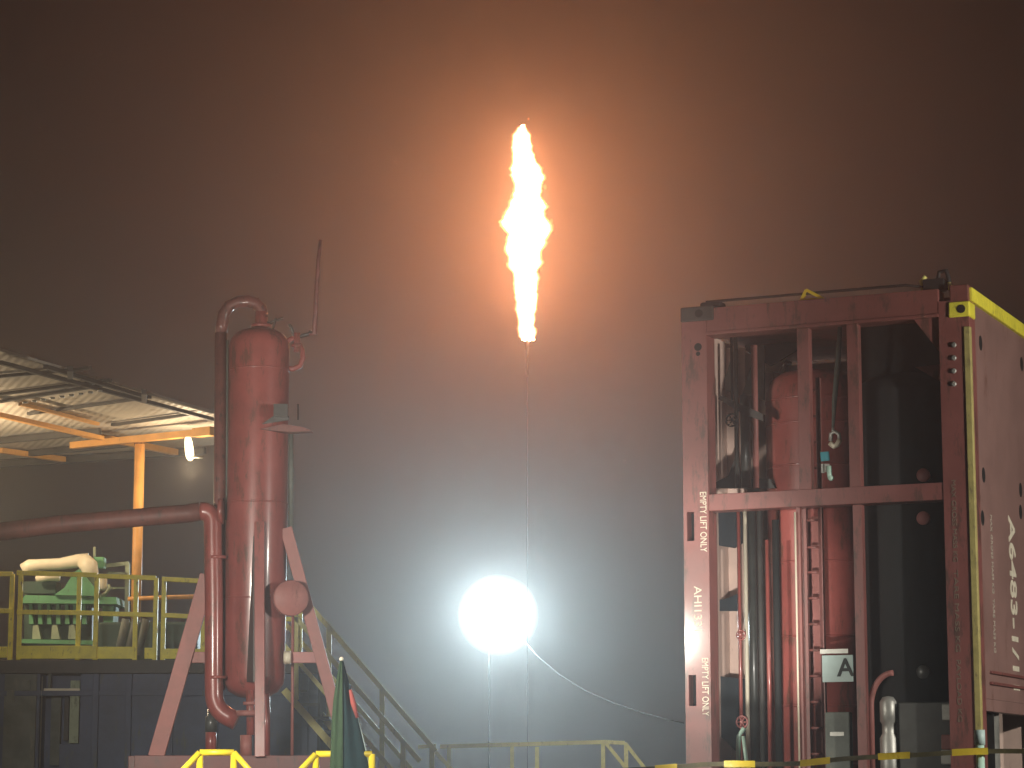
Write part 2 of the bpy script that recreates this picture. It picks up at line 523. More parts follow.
# right post
ru = U(945)
rpo = MB().span(ru, W, 0, PD, Z0, HT-0.13).build('corner_post', 'box_red', ct, local=True)
MB().span(W-0.046, W+0.008, -0.012, 0.05, Z0+0.1, HT-0.36).build('edge_strip', 'strip_paint', rpo, local=True, bevel=0.006)
for txt, a, b in (('MAX GROSS MASS KG', 480, 562), ('TARE MASS KG', 570, 652), ('PAYLOAD KG', 660, 722)):
    lettering(txt, 0.052, (0, 0, -1), (1, 0, 0), (U(955), -0.002, Zc(955, a)), rpo, 'faded_paint', width=Zc(955, a)-Zc(955, b))
m_ = MB()
for y in (345, 358, 371, 384):
    u, z = CL(954, y); m_.lathe((u, 0.004, z), [(0.022, 0), (0.022, 0.02), (0.012, 0.022)], 12, (0, -1, 0))
m_.build('bolt', 'galv', rpo, local=True, split=True)
u, z = CL(698, 347)
m_ = MB().lathe((u, 0.004, z), [(0.035, 0), (0.035, 0.006)], 14, (0, -1, 0)); m_.lathe((u, 0.004, z-0.06), [(0.02, 0), (0.02, 0.006)], 12, (0, -1, 0))
m_.build('vent_hole', 'charcoal', lpo, local=True, split=True)
# rear posts
MB().span(0, 0.15, D-0.15, D, Z0, HT-0.13).build('corner_post', 'box_red', ct, local=True)
MB().span(W-0.15, W, D-0.15, D, Z0, HT-0.13).build('corner_post', 'box_red', ct, local=True)
# beams
zb = Zc(760, 331)
tb = MB().span(pw+0.001, ru-0.001, 0.004, PD, zb, HT-0.02)
tb.span(pw+0.001, ru-0.001, -0.012, 0.003, zb-0.0, zb+0.028)
tbo = tb.build('top_beam', 'box_red', ct, local=True, bevel=0.004)
MB().prism([(ru-0.002, 0.03, zb-0.001), (ru-0.22, 0.03, zb-0.001), (ru-0.002, 0.03, zb-0.30)], (0, 0.03, 0)).build('gusset', 'box_red', ct, local=True)
zm0, zm1 = Zc(830, 505), Zc(830, 488)
MB().span(pw+0.001, ru-0.001, 0.006, PD*0.9, zm0, zm1).build('middle_beam', 'box_red', ct, local=True, bevel=0.004)
MB().span(pw+0.001, ru-0.001, 0.006, PD, Z0, Z0+0.25).build('bottom_beam', 'box_red', ct, local=True, bevel=0.004)
for a, b in ((797, 809), (847, 858.5)):
    MB().span(U(a, 400), U(b, 400), 0.02, 0.11, zm1+0.001, zb-0.001).build('mullion', 'box_red', ct, local=True, bevel=0.004)
# lower mullions beside the ladder
MB().span(U(796.2, 620), U(800, 620), 0.05, 0.10, Z0+0.26, zm0-0.001).build('mullion', 'box_red', ct, local=True)
MB().span(U(853, 620), U(862, 620), 0.06, 0.14, Z0+0.26, zm0-0.001).build('mullion', 'box_red', ct, local=True)
# castings
def casting(u0, u1, y0, y1, z1, m, nm='corner_casting'):
    b = MB().span(u0, u1, y0, y1, z1-0.13, z1).build(nm, m, ct, local=True, bevel=0.012)
    c = (u0+u1)/2
    MB().lathe((c+0.02, y0+0.004, z1-0.065), [(0.036, 0), (0.036, 0.008)], 16, (0, -1, 0)).build('aperture', 'charcoal', b, local=True)
    return b
casting(-0.006, 0.30, -0.012, 0.2, HT, 'dark_steel')
casting(W-0.17, W+0.012, -0.016, 0.18, HT-0.145, 'yellow')
MB().span(W-0.16, W, 0, 0.17, HT-0.14, HT).build('corner_casting', 'box_red', ct, local=True, bevel=0.01)
casting(-0.004, 0.17, D-0.17, D+0.004, HT, 'dark_steel')
casting(W-0.17, W+0.004, D-0.17, D+0.004, HT, 'dark_steel')
# roof and walls
MB().span(0.02, W-0.02, 0.21, D-0.02, HT-0.10, HT-0.06).build('roof_panel', 'box_red', ct, local=True)
MB().span(0.02, W-0.02, D-0.06, D-0.03, Z0, HT-0.14).build('back_panel', 'box_inner', ct, local=True)
MB().span(0.012, 0.03, PD+0.001, D-0.16, Z0, HT-0.14).build('side_panel', 'box_inner', ct, local=True)
MB().span(0.03, W-0.03, 0.21, D-0.07, Z0, Z0+0.06).build('floor_panel', 'dark_steel', ct, local=True)
# right side wall with slots
def SL(px, py):
    """container-local (depth, z) on the right side wall"""
    q = MCi @ P(px, py, 20.0); r = q - camL
    t = (W - camL.x) / r.x
    p = camL + r * t
    return p.y, p.z
zs0 = SL(990, 699)[1]
sp = MB().span(W-0.03, W-0.004, 0.06, D-0.16, zs0, HT-0.14).build('side_panel', 'box_panel', ct, local=True)
m_ = MB()
for px, py in ((981, 343), (1022, 364), (984, 475), (979, 497), (983, 518), (1021, 490), (1021, 512), (982, 663)):
    y, z = SL(px, py)
    for k in range(1):
        n_ = 14
        pts = []
        for i in range(n_):
            a = 2*math.pi*i/n_
            pts.append((W-0.006, y + 0.055*math.cos(a), z + 0.065*math.sin(a)))
        m_.prism(pts, (0.004, 0, 0))
m_.build('lifting_slot', 'charcoal', sp, local=True, split=True)
m_ = MB()
for px, py in ((990, 672), (990, 683)):
    y, z = SL(px, py); m_.span(W-0.003, W+0.02, y, D-0.2, z-0.012, z+0.012)
m_.build('rub_rail', 'box_red', sp, local=True, bevel=0.004, split=True)
y, z = SL(1011, 516); y2, z2 = SL(1014, 690)
lettering('A6483-1/11', 0.31, (0, 0, -1), (0, 1, 0), (W-0.001, y, z), sp, 'paint_cream', width=z-z2, bold=0.006)
y, z = SL(991, 515); z2 = SL(991, 652)[1]
lettering('MAX GROSS MASS KG  TARE MASS KG', 0.085, (0, 0, -1), (0, 1, 0), (W-0.001, y, z), sp, 'paint_faint', width=z-z2)
m_ = MB().span(W-0.07, W+0.022, 0.05, D-0.17, HT-0.135, HT-0.02)
m_.build('top_rail', 'yellow', ct, local=True, bevel=0.006)
MB().span(W-0.10, W-0.005, PD+0.005, D-0.16, zs0-0.10, zs0-0.001).build('side_beam', 'box_panel', ct, local=True, bevel=0.004)
# gear under the side wall
for (px, py, wd, ht, mn) in ((987, 712, 0.22, 0.14, 'galv'), (998, 712, 0.22, 0.14, 'galv'), (987, 742, 0.25, 0.12, 'red_matt'), (998, 738, 0.25, 0.2, 'red_matt'), (986, 757, 0.2, 0.12, 'steel_light')):
    y, z = SL(px, py)
    MB().span(W-0.35, W-0.12, y-wd/2, y+wd/2, z-ht/2, z+ht/2).build('junction_box', mn, ct, local=True, bevel=0.01)
y, z = SL(1008, 730)
MB().tube([(W-0.15, y, Z0+0.06), (W-0.15, y, zs0-0.1)], 0.075, 16).build('drain_pipe', 'galv', ct, local=True)
MB().span(W-0.5, W-0.47, 0.3, D-0.2, Z0+0.06, zs0).build('inner_panel', 'charcoal', ct, local=True)

# --- inside the container
dv = 0.95
uc = (U(765, 500, dv) + U(860, 500, dv))/2; rv = (U(860, 500, dv) - U(765, 500, dv))/2
zt = Zc(812, 366, dv - rv*0.3)
vs = MB().lathe((uc, dv+rv*0.3, 0.2), [(rv*0.9, 0), (rv, 0.1), (rv, zt-0.2-0.28), (rv*0.985, zt-0.2-0.20), (rv*0.90, zt-0.2-0.10), (rv*0.70, zt-0.2-0.035), (rv*0.4, zt-0.2-0.005), (0, zt-0.2)], 56)
vso = vs.build('tank', 'red_gloss', ct, local=True)
m_ = MB()
for z in (zt-0.3, zt-0.52, zt-0.9, zt-1.25, zt-1.75, zt-2.4, zt-3.0, zt-3.5): m_.lathe((uc, dv+rv*0.3, z), [(rv, 0), (rv+0.006, 0.004), (rv+0.006, 0.016), (rv, 0.02)], 56)
m_.build('weld_band', 'red_gloss', vso, local=True, split=True)
dd = 0.62
MB().span(U(858, 500, dd), W-0.05, dd, dd+0.03, Z0+0.1, HT-0.16).build('shade_sheet', 'charcoal', ct, local=True)  # dark sheet put in where the bay is only in shade
du = U(904, 500, 0.5)
MB().lathe((du, 0.62, 0.3), [(0.44, 0), (0.44, Zc(904, 392, 0.3)-0.3), (0.40, Zc(904, 380, 0.3)-0.3), (0.30, Zc(904, 372, 0.3)-0.3), (0, Zc(904, 368, 0.3)-0.3)], 40).build('shaded_tank', 'charcoal', ct, local=True)  # second vessel, its deep shade put into the charcoal colour
zz = Zc(930, 366, 0.12)
MB().prism([(U(915, 366, 0.12), 0.12, zz), (ru, 0.12, zz+0.01), (ru, 0.12, Zc(944, 384, 0.12))], (0, 0.02, 0)).build('tank_bracket', 'box_red', ct, local=True)
for px, py, mn in ((923, 475, 'cap_pink'), (923, 518, 'cap_pink'), (923, 672, 'dark_pipe')):
    u, z = CL(px, py, 0.12)
    MB().lathe((u, 0.24, z), [(0.035, 0), (0.035, 0.09), (0.056, 0.095), (0.058, 0.115), (0.05, 0.125), (0.0, 0.128)], 20, (0, -1, 0)).build('round_cap', mn, ct, local=True)
# ladder
dl = 0.28
ld = MB()
lu0, lu1 = U(807, 600, dl), U(821.5, 600, dl)
lz0, lz1 = Zc(815, 775, dl), Zc(815, 378, dl)
ld.span(lu0-0.018, lu0+0.012, dl-0.02, dl+0.03, lz0, lz1); ld.span(lu1-0.012, lu1+0.022, dl-0.02, dl+0.03, lz0, lz1)
for y in (390, 416, 442, 468, 494, 520, 547, 572, 598, 624, 650, 676, 702, 728, 754):
    z = Zc(815, y, dl); ld.tube([(lu0+0.012, dl, z), (lu1-0.012, dl, z)], 0.012, 8)
ld.build('ladder', 'box_red', ct, local=True)
MB().span(lu0+0.02, lu1-0.02, dl+0.10, dl+0.11, lz0, Zc(815, 515, dl)).build('ladder_back', 'red_matt', ct, local=True)
# sign with the letter A
ds = 0.20
u0, u1 = U(822, 668, ds), U(853, 668, ds); z0, z1 = Zc(838, 682, ds), Zc(838, 655, ds)
sg = MB().span(u0, u1, ds, ds+0.01, z0, z1).build('letter_sign', 'sign_face', ct, local=True, bevel=0.004)
lettering('A', 0.21, (1, 0, 0), (0, 0, 1), (u0+0.13, ds-0.003, (z0+z1)/2-0.0), sg, 'ink', bold=0.004)
MB().span(U(820, 651, ds), U(848, 651, ds), ds, ds+0.006, Zc(835, 653.5, ds), Zc(835, 649, ds)).build('name_plate', 'galv', ct, local=True)
# pipes in the left bay
def pipe(px, r, d, ya, yb, mn, nm='riser_pipe'):
    u = U(px, 600, d)
    return MB().tube([(u, d, max(Z0+0.1, Zc(px, yb, d))), (u, d, Zc(px, ya, d))], r, 12).build(nm, mn, ct, local=True)
pipe(739.5, 0.016, 0.35, 508, 790, 'red_gloss')
pipe(746, 0.018, 0.45, 508, 790, 'cream')
pipe(753, 0.040, 0.55, 508, 790, 'dark_pipe')
pipe(761, 0.026, 0.50, 508, 790, 'dark_steel')
pipe(768, 0.020, 0.42, 540, 790, 'red_gloss')
pipe(776.5, 0.030, 0.30, 520, 790, 'charcoal')
pipe(739, 0.020, 0.50, 330, 488, 'dark_pipe')
pipe(748, 0.045, 0.62, 395, 488, 'dark_pipe')
pipe(758, 0.028, 0.70, 345, 488, 'red_matt')
pipe(735, 0.012, 0.40, 335, 400, 'charcoal')
pipe(796.5, 0.008, 0.03, 512, 790, 'cream', 'edge_glint')  # thin cream line painting the lit edge of the mullion
MB().span(0.032, U(747, 500, 1.05), 1.05, 1.07, Z0+0.3, HT-0.2).build('light_catch_plate', 'box_inner', ct, local=True)  # pale plate added facing front to catch the low spot's light
# diagonal braces and gusset plates, dark navy
def plate(pts, d, th, mn, nm):
    q = []
    for px, py in pts:
        u, z = CL(px, py, d); q.append((u, d, z))
    return MB().prism(q, (0, th, 0)).build(nm, mn, ct, local=True)
plate([(722, 388), (735, 345), (737, 345), (737, 396)], 1.0, 0.03, 'tank_grey', 'gusset')
plate([(742, 395), (757, 345), (764, 345), (764, 400)], 1.0, 0.03, 'tank_grey', 'gusset')
plate([(718, 399), (720, 395), (763, 414), (763, 421), (745, 415)], 0.5, 0.06, 'dark_steel', 'support_arm')
plate([(716, 488), (716, 482), (728, 476), (735, 458), (737, 458), (740, 478), (770, 479), (775, 488)], 0.7, 0.05, 'dark_steel', 'support_arm')
plate([(716, 506), (742, 506), (742, 543), (734, 548), (716, 545)], 0.8, 0.03, 'navy', 'gusset')
plate([(716, 601), (728, 598), (737, 594), (737, 611), (716, 611)], 0.8, 0.03, 'navy', 'gusset')
plate([(716, 676), (745, 679), (745, 760), (716, 732)], 0.8, 0.03, 'navy', 'gusset')
plate([(745, 335), (797, 328), (797, 350), (770, 366), (745, 350)], 1.5, 0.03, 'charcoal', 'upper_bracket')
plate([(768, 350), (790, 350), (778, 372), (765, 372)], 1.9, 0.02, 'cream', 'upper_bracket')
# valve hand wheels
def wheel(px, py, d, r, mn):
    u, z = CL(px, py, d); m_ = MB()
    ring = [(u + r*math.cos(2*math.pi*i/20), d, z + r*math.sin(2*math.pi*i/20)) for i in range(21)]
    m_.tube(ring, r*0.16, 6, False)
    for a in (0, 60, 120): 
        c_, s_ = math.cos(R(a))*r, math.sin(R(a))*r
        m_.tube([(u-c_, d, z-s_), (u+c_, d, z+s_)], r*0.12, 6)
    m_.tube([(u, d-0.02, z), (u, d+0.12, z)], r*0.2, 8)
    m_.build('hand_wheel', mn, ct, local=True)
wheel(732, 420, 0.45, 0.055, 'charcoal')
wheel(741, 635, 0.33, 0.04, 'red_gloss')
wheel(742, 722, 0.33, 0.05, 'cap_pink')
u, z = CL(741, 742, 0.33)
m_ = MB().tube([(u-0.03, 0.33, z-0.2), (u-0.02, 0.33, z+0.05), (u+0.03, 0.33, z+0.12)], 0.02, 10); m_.tube([(u+0.05, 0.33, z-0.2), (u+0.02, 0.33, z+0.05)], 0.016, 10)
m_.build('sample_tube', 'mint', ct, local=True)
# bottom right: arc pipe, pale canister and dark cabinet
pts = []
for i in range(13):
    a = R(0 + 7.5*i)
    px = 893 - 22*math.cos(a); py = 705 - 32*math.sin(a)
    u, z = CL(px, py, 0.16); pts.append((u, 0.16, z))
pts = [(pts[0][0], 0.16, Zc(871, 775, 0.16))] + pts
MB().tube(pts, 0.025, 12).build('bent_pipe', 'red_matt', ct, local=True)
u, z = CL(887, 720, 0.14)
MB().lathe((u, 0.2, z-0.45), [(0.075, 0), (0.08, 0.03), (0.08, 0.3), (0.06, 0.34), (0.06, 0.42), (0.075, 0.44), (0.075, 0.6), (0.05, 0.64), (0, 0.65)], 24).build('filter_canister', 'galv', ct, local=True)
MB().span(U(898, 720, 0.12), ru-0.01, 0.14, 0.17, Z0+0.26, Zc(920, 702, 0.12)).build('cabinet_door', 'dark_pipe', ct, local=True, bevel=0.01)
MB().span(U(825, 740, 0.15), U(850, 740, 0.15), 0.15, 0.24, Zc(838, 778, 0.15), Zc(838, 712, 0.15)).build('control_box', 'tank_grey', ct, local=True, bevel=0.01)
MB().span(U(830, 740, 0.14), U(844, 740, 0.14), 0.143, 0.149, Zc(838, 736, 0.15), Zc(838, 732, 0.15)).build('name_plate', 'galv', ct, local=True)

# --- things on the container
def C2W(u, d, z): return MC @ Vector((u, d, z))
pts = []
for px, py in ((706, 299), (722, 299), (745, 298), (770, 293), (792, 288), (815, 288), (835, 286), (860, 282), (885, 281), (905, 283), (925, 287)):
    u, z = CL(px, py, 0.08); pts.append(C2W(u, 0.08, min(max(z, HT+0.0), HT+0.05)))
tag(MB().tube(pts, 0.012, 8).build('lashing_cable', 'black_rubber'), 'thin black cable draped along the top edge of the red container', 'cable')
u, z = CL(801, 290, 0.08)
lk = thing('yellow_lug', 'small yellow triangular lug lying on top of the red container', 'lug', C2W(u, 0.08, HT-0.01), -YAW)
m_ = MB(); m_.beam((0, 0, 0.0), (0.05, 0, 0.09), 0.03, 0.025); m_.beam((0.05, 0, 0.09), (0.2, 0, 0.0), 0.03, 0.025); m_.beam((0, 0, 0.005), (0.2, 0, 0.005), 0.03, 0.015)
m_.build('lug_frame', 'yellow_bright', lk, local=True)
u, z = CL(712, 300, 0.1)
tag(MB().box(C2W(u, 0.12, HT+0.02), (0.2, 0.14, 0.05), Matrix.Rotation(-YAW, 3, 'Z')).build('rubber_pad', 'black_rubber', bevel=0.02), 'flat black rubber pad on the left top corner of the red container', 'pad')
u, z = CL(935, 290, 0.1)
sh = thing('shackle', 'black and yellow lifting shackle on the right top corner of the red container', 'shackle', C2W(u, 0.10, HT-0.02), -YAW)
m_ = MB(); m_.span(-0.09, 0.09, -0.05, 0.05, 0, 0.10); m_.tube([(0.03, 0, 0.1), (0.04, 0, 0.16), (0.1, 0, 0.17), (0.12, 0, 0.1), (0.12, 0, 0.0)], 0.02, 8)
m_.build('shackle_bow', 'black_rubber', sh, local=True, bevel=0.008)
m_ = MB(); m_.tube([(-0.10, 0, 0.0), (-0.11, -0.02, 0.09), (-0.07, -0.02, 0.13)], 0.02, 8); m_.tube([(0.135, -0.02, 0.0), (0.13, -0.02, 0.06)], 0.018, 8)
m_.build('shackle_pin', 'yellow_pale', sh, local=True, split=True)
# hanging sling
sl = thing('lifting_sling', 'dark webbing sling with a metal shackle hanging inside the red container', 'sling', C2W(*[CL(836, 350, 0.1)[0], 0.1, CL(836, 350, 0.1)[1]]), -YAW)
def S_(px, py): u, z = CL(px, py, 0.1); return C2W(u, 0.1, z)
MB().tube([S_(840, 326), S_(838, 360), S_(834.5, 400), S_(833, 428)], [0.02, 0.024, 0.022, 0.012], 8).build('strap', 'tank_grey', sl)
MB().tube([S_(833, 428), S_(833, 433)], 0.012, 8).build('ferrule', 'steel_light', sl)
m_ = MB(); m_.tube([S_(830.5, 441), S_(831, 434), S_(834.5, 431.5), S_(839, 434), S_(839.5, 440)], 0.018, 8); 
m_.build('ring', 'galv', sl)
MB().tube([S_(830, 443), S_(834, 446.5), S_(837, 445), S_(840, 439.5)], 0.024, 10).build('hook', 'cream', sl)
tg = thing('plastic_tag', 'teal and mint plastic tag clipped below the hanging sling', 'tag', S_(825, 455), -YAW)
MB().beam(S_(824.5, 452), S_(825.5, 461), 0.075, 0.02, (0, 1, 0)).build('tag_head', 'teal_tag', tg)
m_ = MB(); m_.beam(S_(822.8, 464), S_(823.0, 473), 0.03, 0.02, (0, 1, 0)); m_.beam(S_(827, 464), S_(827, 472), 0.04, 0.02, (0, 1, 0))
m_.build('tag_card', 'galv', tg, split=True)
m_ = MB(); m_.tube([S_(829, 466), S_(829.5, 474), S_(830.5, 479)], 0.022, 8); m_.sphere(S_(831, 478), 0.026, 12)
m_.build('tag_clip', 'mint', tg)
# barrier tape across the bottom
YT = 19.0
tp = []
for px, py in ((560, 776), (640, 769), (700, 765), (760, 764), (800, 763), (850, 759), (900, 755), (950, 753), (976, 752), (1010, 751), (1060, 750)):
    tp.append((px, py))
def tape(a, b, name): return a
root_t = thing('barrier_tape', 'yellow and black barrier tape strung across the front of the red container', 'tape', P(790, 764, YT))
def strip(pts, w_, mn, nm, off=0.0):
    m_ = MB()
    ring = []
    for i, (px, py) in enumerate(pts):
        p = P(px, py, YT - off); tw = 0.2*math.sin(px*0.06)
        ring.append((m_.bm.verts.new(p + Vector((0, tw*w_*0.6, w_/2))), m_.bm.verts.new(p - Vector((0, tw*w_*0.6, w_/2)))))
    for i in range(len(ring)-1): m_.bm.faces.new((ring[i][0], ring[i+1][0], ring[i+1][1], ring[i][1]))
    bmesh.ops.solidify(m_.bm, geom=m_.bm.faces[:], thickness=0.002)
    return m_.build(nm, mn, root_t)
import bisect
def ty(px):
    for i in range(len(tp)-1):
        if tp[i][0] <= px <= tp[i+1][0]:
            t = (px-tp[i][0])/(tp[i+1][0]-tp[i][0]); return tp[i][1]+(tp[i+1][1]-tp[i][1])*t + 0.6*math.sin(px*0.05)
x = 562
seg_y = [(655, 677), (724, 755), (800, 830), (878, 910), (952, 988), (1030, 1058)]
cur = 562
m_dark = []
for a, b in seg_y:
    strip([(cur+(a-cur)*i/8, ty(cur+(a-cur)*i/8)) for i in range(9)], 0.035, 'tape_dark', 'dark_band')
    strip([(a+(b-a)*i/6, ty(a+(b-a)*i/6)) for i in range(7)], 0.05, 'yellow_bright', 'yellow_band')
    cur = b
# stake the tape is tied to, standing in front of the corner
sp_ = P(980, 738, 19.05)
stk = thing('tape_stake', 'pale stake with a blue cap holding the barrier tape at the container corner', 'stake', (sp_.x, 19.05, 0))
MB().tube([(sp_.x, 19.06, 0), (sp_.x, 19.06, sp_.z-0.05)], 0.032, 12).build('stake_rod', 'mint', stk)
MB().tube([(sp_.x, 19.06, sp_.z-0.05), (sp_.x, 19.06, sp_.z+0.06)], 0.04, 12).build('stake_cap', 'sign_face', stk)

# ------------------------------------------------------------------ red separator vessel
YV = 24.0
k = pxm(YV)
def T(px, py, dy=0.0): return P(px, py, YV + dy)
vc = T(252.5, 755)
sv = thing('separator_vessel', 'tall red oxide separator vessel on splayed legs with side pipes', 'vessel', (vc.x, YV, 0))
rv = 31.2*k
zb_, zt_ = T(257, 682).z, T(257, 347).z
prof = [(0.02, -0.16), (rv*0.5, -0.14), (rv*0.8, -0.09), (rv*0.96, -0.02), (rv, 0.05), (rv, zt_-zb_-0.04), (rv*0.98, zt_-zb_+0.02), (rv*0.92, zt_-zb_+0.075), (rv*0.8, zt_-zb_+0.12), (rv*0.6, zt_-zb_+0.155), (rv*0.35, zt_-zb_+0.175), (0, zt_-zb_+0.18)]
shell = MB().lathe((vc.x, YV, zb_), prof, 64).build('shell', 'red_gloss', sv)
m_ = MB()
for py in (372, 505, 600): 
    z = T(257, py).z; m_.lathe((vc.x, YV, z), [(rv, 0), (rv+0.004, 0.004), (rv+0.004, 0.014), (rv, 0.018)], 64)
m_.build('weld_seam', 'red_gloss', shell, split=True)
# top nozzle and gooseneck
ztop = zt_+0.14
a, b = T(261, 338), T(261, 312)
nz_ = MB().tube([(a.x, YV, ztop-0.02), (a.x, YV, b.z)], 6.5*k, 18); nz_.lathe((a.x, YV, ztop+0.05), [(0.10, 0), (0.10, 0.03)], 20)
nz_.build('top_nozzle', 'red_gloss', sv)
goose = [T(262, 318), T(261, 309), T(256, 303.5), T(248, 301.5), T(238, 302), T(229, 306), T(224, 314), T(222, 324), T(221, 334)]
MB().tube(goose, 6.2*k, 16).build('gooseneck', 'red_dark', sv)
MB().tube([T(221, 333, -0.02), T(219.5, 520, -0.0), T(219, 690, 0.05)], 6.3*k, 16).build('drop_pipe', 'red_dark', sv)
MB().tube([T(227.5, 340, -0.1), T(226.5, 520, -0.1)], 1.1*k, 8).build('tracing_line', 'tank_grey', sv)
# safety valves and thin vent on the right of the head
m_ = MB(); m_.tube([T(280, 349), T(289, 340), T(294, 338)], 2.6*k, 10); m_.tube([T(286, 368), T(293, 369), T(300, 366), T(303, 358), T(302, 350), T(299, 344)], 2.8*k, 10); m_.tube([T(297, 352), T(297, 333)], 3.6*k, 12); m_.lathe(T(297, 347), [(0.055, 0), (0.055, 0.025)], 14)
m_.build('safety_valve', 'red_gloss', sv)
m_ = MB(); m_.tube([T(294, 336), T(291, 327), T(289, 324)], 1.6*k, 8); m_.tube([T(297, 337), T(309, 334), T(311, 331)], 2.0*k, 8)
m_.build('valve_lever', 'dark_pipe', sv, split=True)
MB().tube([T(309, 334), T(314.5, 334), T(316, 300), T(318.5, 258), T(320.5, 240)], [2*k, 2.6*k, 2.4*k, 2.0*k, 1.8*k], 10).build('vent_line', 'red_dark', sv)
m_ = MB(); m_.tube([T(262, 338), T(268, 322)], 2*k, 8); m_.tube([T(272, 332), T(276, 318)], 1.2*k, 8); m_.tube([T(266, 324), T(283, 318)], 1.2*k, 8)
m_.build('gauge', 'dark_pipe', sv, split=True)
# shelf bracket
m_ = MB(); m_.box(T(281, 411, -rv-0.05), (0.13, 0.12, 0.12)); m_.prism([T(262, 424, -rv-0.02), T(276, 414, -rv-0.02), T(289, 416, -rv-0.02), T(289, 420, -rv-0.02)], (0, 0.02, 0))
m_.build('bracket_box', 'dark_pipe', sv)
m_ = MB(); m_.prism([T(260, 429, -rv-0.03), T(283, 424, -rv-0.03), T(303, 427, -rv-0.03), T(312, 431, -rv-0.03), T(290, 432, -rv-0.03)], (0, 0.14, 0))
m_.build('shelf_plate', 'red_dark', sv)
MB().tube([T(291, 430, 0.0), T(291, 530, 0.0)], 2.6*k, 10).build('sight_tube', 'tank_grey', sv)
MB().tube([T(298, 404, 0.0), T(298, 420, 0.0)], 0.8*k, 8).build('sight_stub', 'dark_pipe', sv)
# inlet line from the left with elbow, down and back under the vessel
hp = [P(-420, 588, YV), T(60, 527), T(190, 516)]
pl = hp + elbow(T(150, 518), T(215, 513), T(216.5, 560), 12*k) + [T(216.5, 600), T(216.5, 680)] + elbow(T(216.5, 690), T(217.5, 711), T(240, 722), 15*k) + [T(240, 722, 0.05)]
pl = [Vector((p.x, YV-0.22, p.z)) for p in pl]
MB().tube(pl[:3] + [pl[3]], 9.2*k, 20).build('feed_pipe', 'shaded_red', sv)
inl = MB().tube(pl[3:], 9.2*k, 20).build('inlet_pipe', 'red_gloss', sv)
m_ = MB(); m_.tube([pl[2] + Vector((0.30, 0, 0.02)), pl[2] + Vector((0.34, 0, 0.022))], 13*k, 20); m_.tube([T(216.5, 556, -0.22), T(216.5, 559, -0.22)], 10.2*k, 20); m_.tube([T(216.5, 676, -0.22), T(216.5, 679, -0.22)], 10.2*k, 20)
m_.build('flange', 'red_gloss', inl, split=True)
# round blind flange on the right, facing out
fc = T(291, 598, -0.33); fd = Vector((0.28, -1, 0)).normalized()
m_ = MB(); m_.lathe(fc - fd*0.25, [(0.11, 0), (0.11, 0.18)], 24, fd); m_.lathe(fc - fd*0.075, [(0.16, 0), (0.165, 0.01), (0.165, 0.035), (0.16, 0.04)], 36, fd)
nzl = m_.build('side_nozzle', 'red_gloss', sv)
MB().lathe(fc - fd*0.03, [(0.165, 0), (0.168, 0.01), (0.168, 0.035), (0.158, 0.045), (0, 0.046)], 40, fd).build('blind_cover', 'red_matt', nzl)
# legs: two splayed flat bars, one front leg
def leg(p, q, wpx, mn='red_matt', nm='leg'):
    return MB().beam(p, q, 0.05, wpx*k, (1, 0, 0)).build(nm, mn, sv, bevel=0.004)
zdk = T(150, 756).z
leg(T(208, 575, -0.1), T(156, 757, -0.1), 16)
leg(T(286, 528, -0.1), T(338, 720, -0.1), 12)
leg(T(338, 720, -0.1), T(349, 760, -0.1), 12)
fr = MB(); fr.beam(T(259.5, 522, -rv-0.02), T(260, 757, -rv-0.30), 10*k, 0.05, (0, 1, 0)); fr.build('leg', 'red_gloss', sv, bevel=0.004)
MB().prism([T(253.3, 522, -rv+0.02), T(253.3, 682, -rv-0.20), T(246.5, 682, -rv+0.0)], (0.012, 0, 0)).build('leg_shade_wedge', 'dark_pipe', sv)  # dark wedge painting the shadowed gap beside the front leg
for a, b, mn in ((T(181, 657.5, -0.06), T(206, 657.5, -0.06), 'red_matt'), (T(284, 657.5, -0.06), T(322, 657.5, -0.06), 'cap_pink')):
    m_ = MB(); m_.beam(a, b, 0.06, 11*k); m_.build('strut', mn, sv, bevel=0.004)
MB().tube([T(284, 657.5, -0.12), T(291, 657.5, -0.12)], 6.5*k, 16).build('strut_flange', 'cream', sv)
# drain piping below
MB().tube([T(210, 640, -0.1), T(210, 698, -0.1)], 4.6*k, 12).build('drain_pipe', 'red_gloss', sv)
MB().lathe(T(211, 730, -0.1), [(6*k, -0.02), (6*k, 0.12), (4*k, 0.13), (3.4*k, 0.30)], 16).build('drain_valve', 'dark_pipe', sv)
MB().tube([T(211, 757, -0.1), T(211, 728, -0.1)], 5.6*k, 12).build('drain_pipe', 'red_gloss', sv)
MB().tube([T(250, 690, -0.25), T(250.5, 735, -0.25)], 4*k, 12).build('drain_pipe', 'red_gloss', sv)
m_ = MB(); m_.lathe(T(247, 716, -0.25), [(11*k, 0), (11*k, 0.05)], 20); m_.lathe(T(250, 705, -0.25), [(7*k, 0), (7*k, 0.03)], 20); m_.tube([T(246, 757, -0.25), T(246, 735, -0.25)], 6*k, 12)
m_.build('drain_flange', 'red_matt', sv, split=True)
m_ = MB(); m_.tube([T(266, 690, -0.1), T(266, 757, -0.1)], 4.2*k, 12); m_.build('drain_pipe', 'red_gloss', sv)
MB().tube([T(293, 600, 0.1), T(292, 757, 0.1)], 1.6*k, 8).build('drain_pipe', 'red_matt', sv)
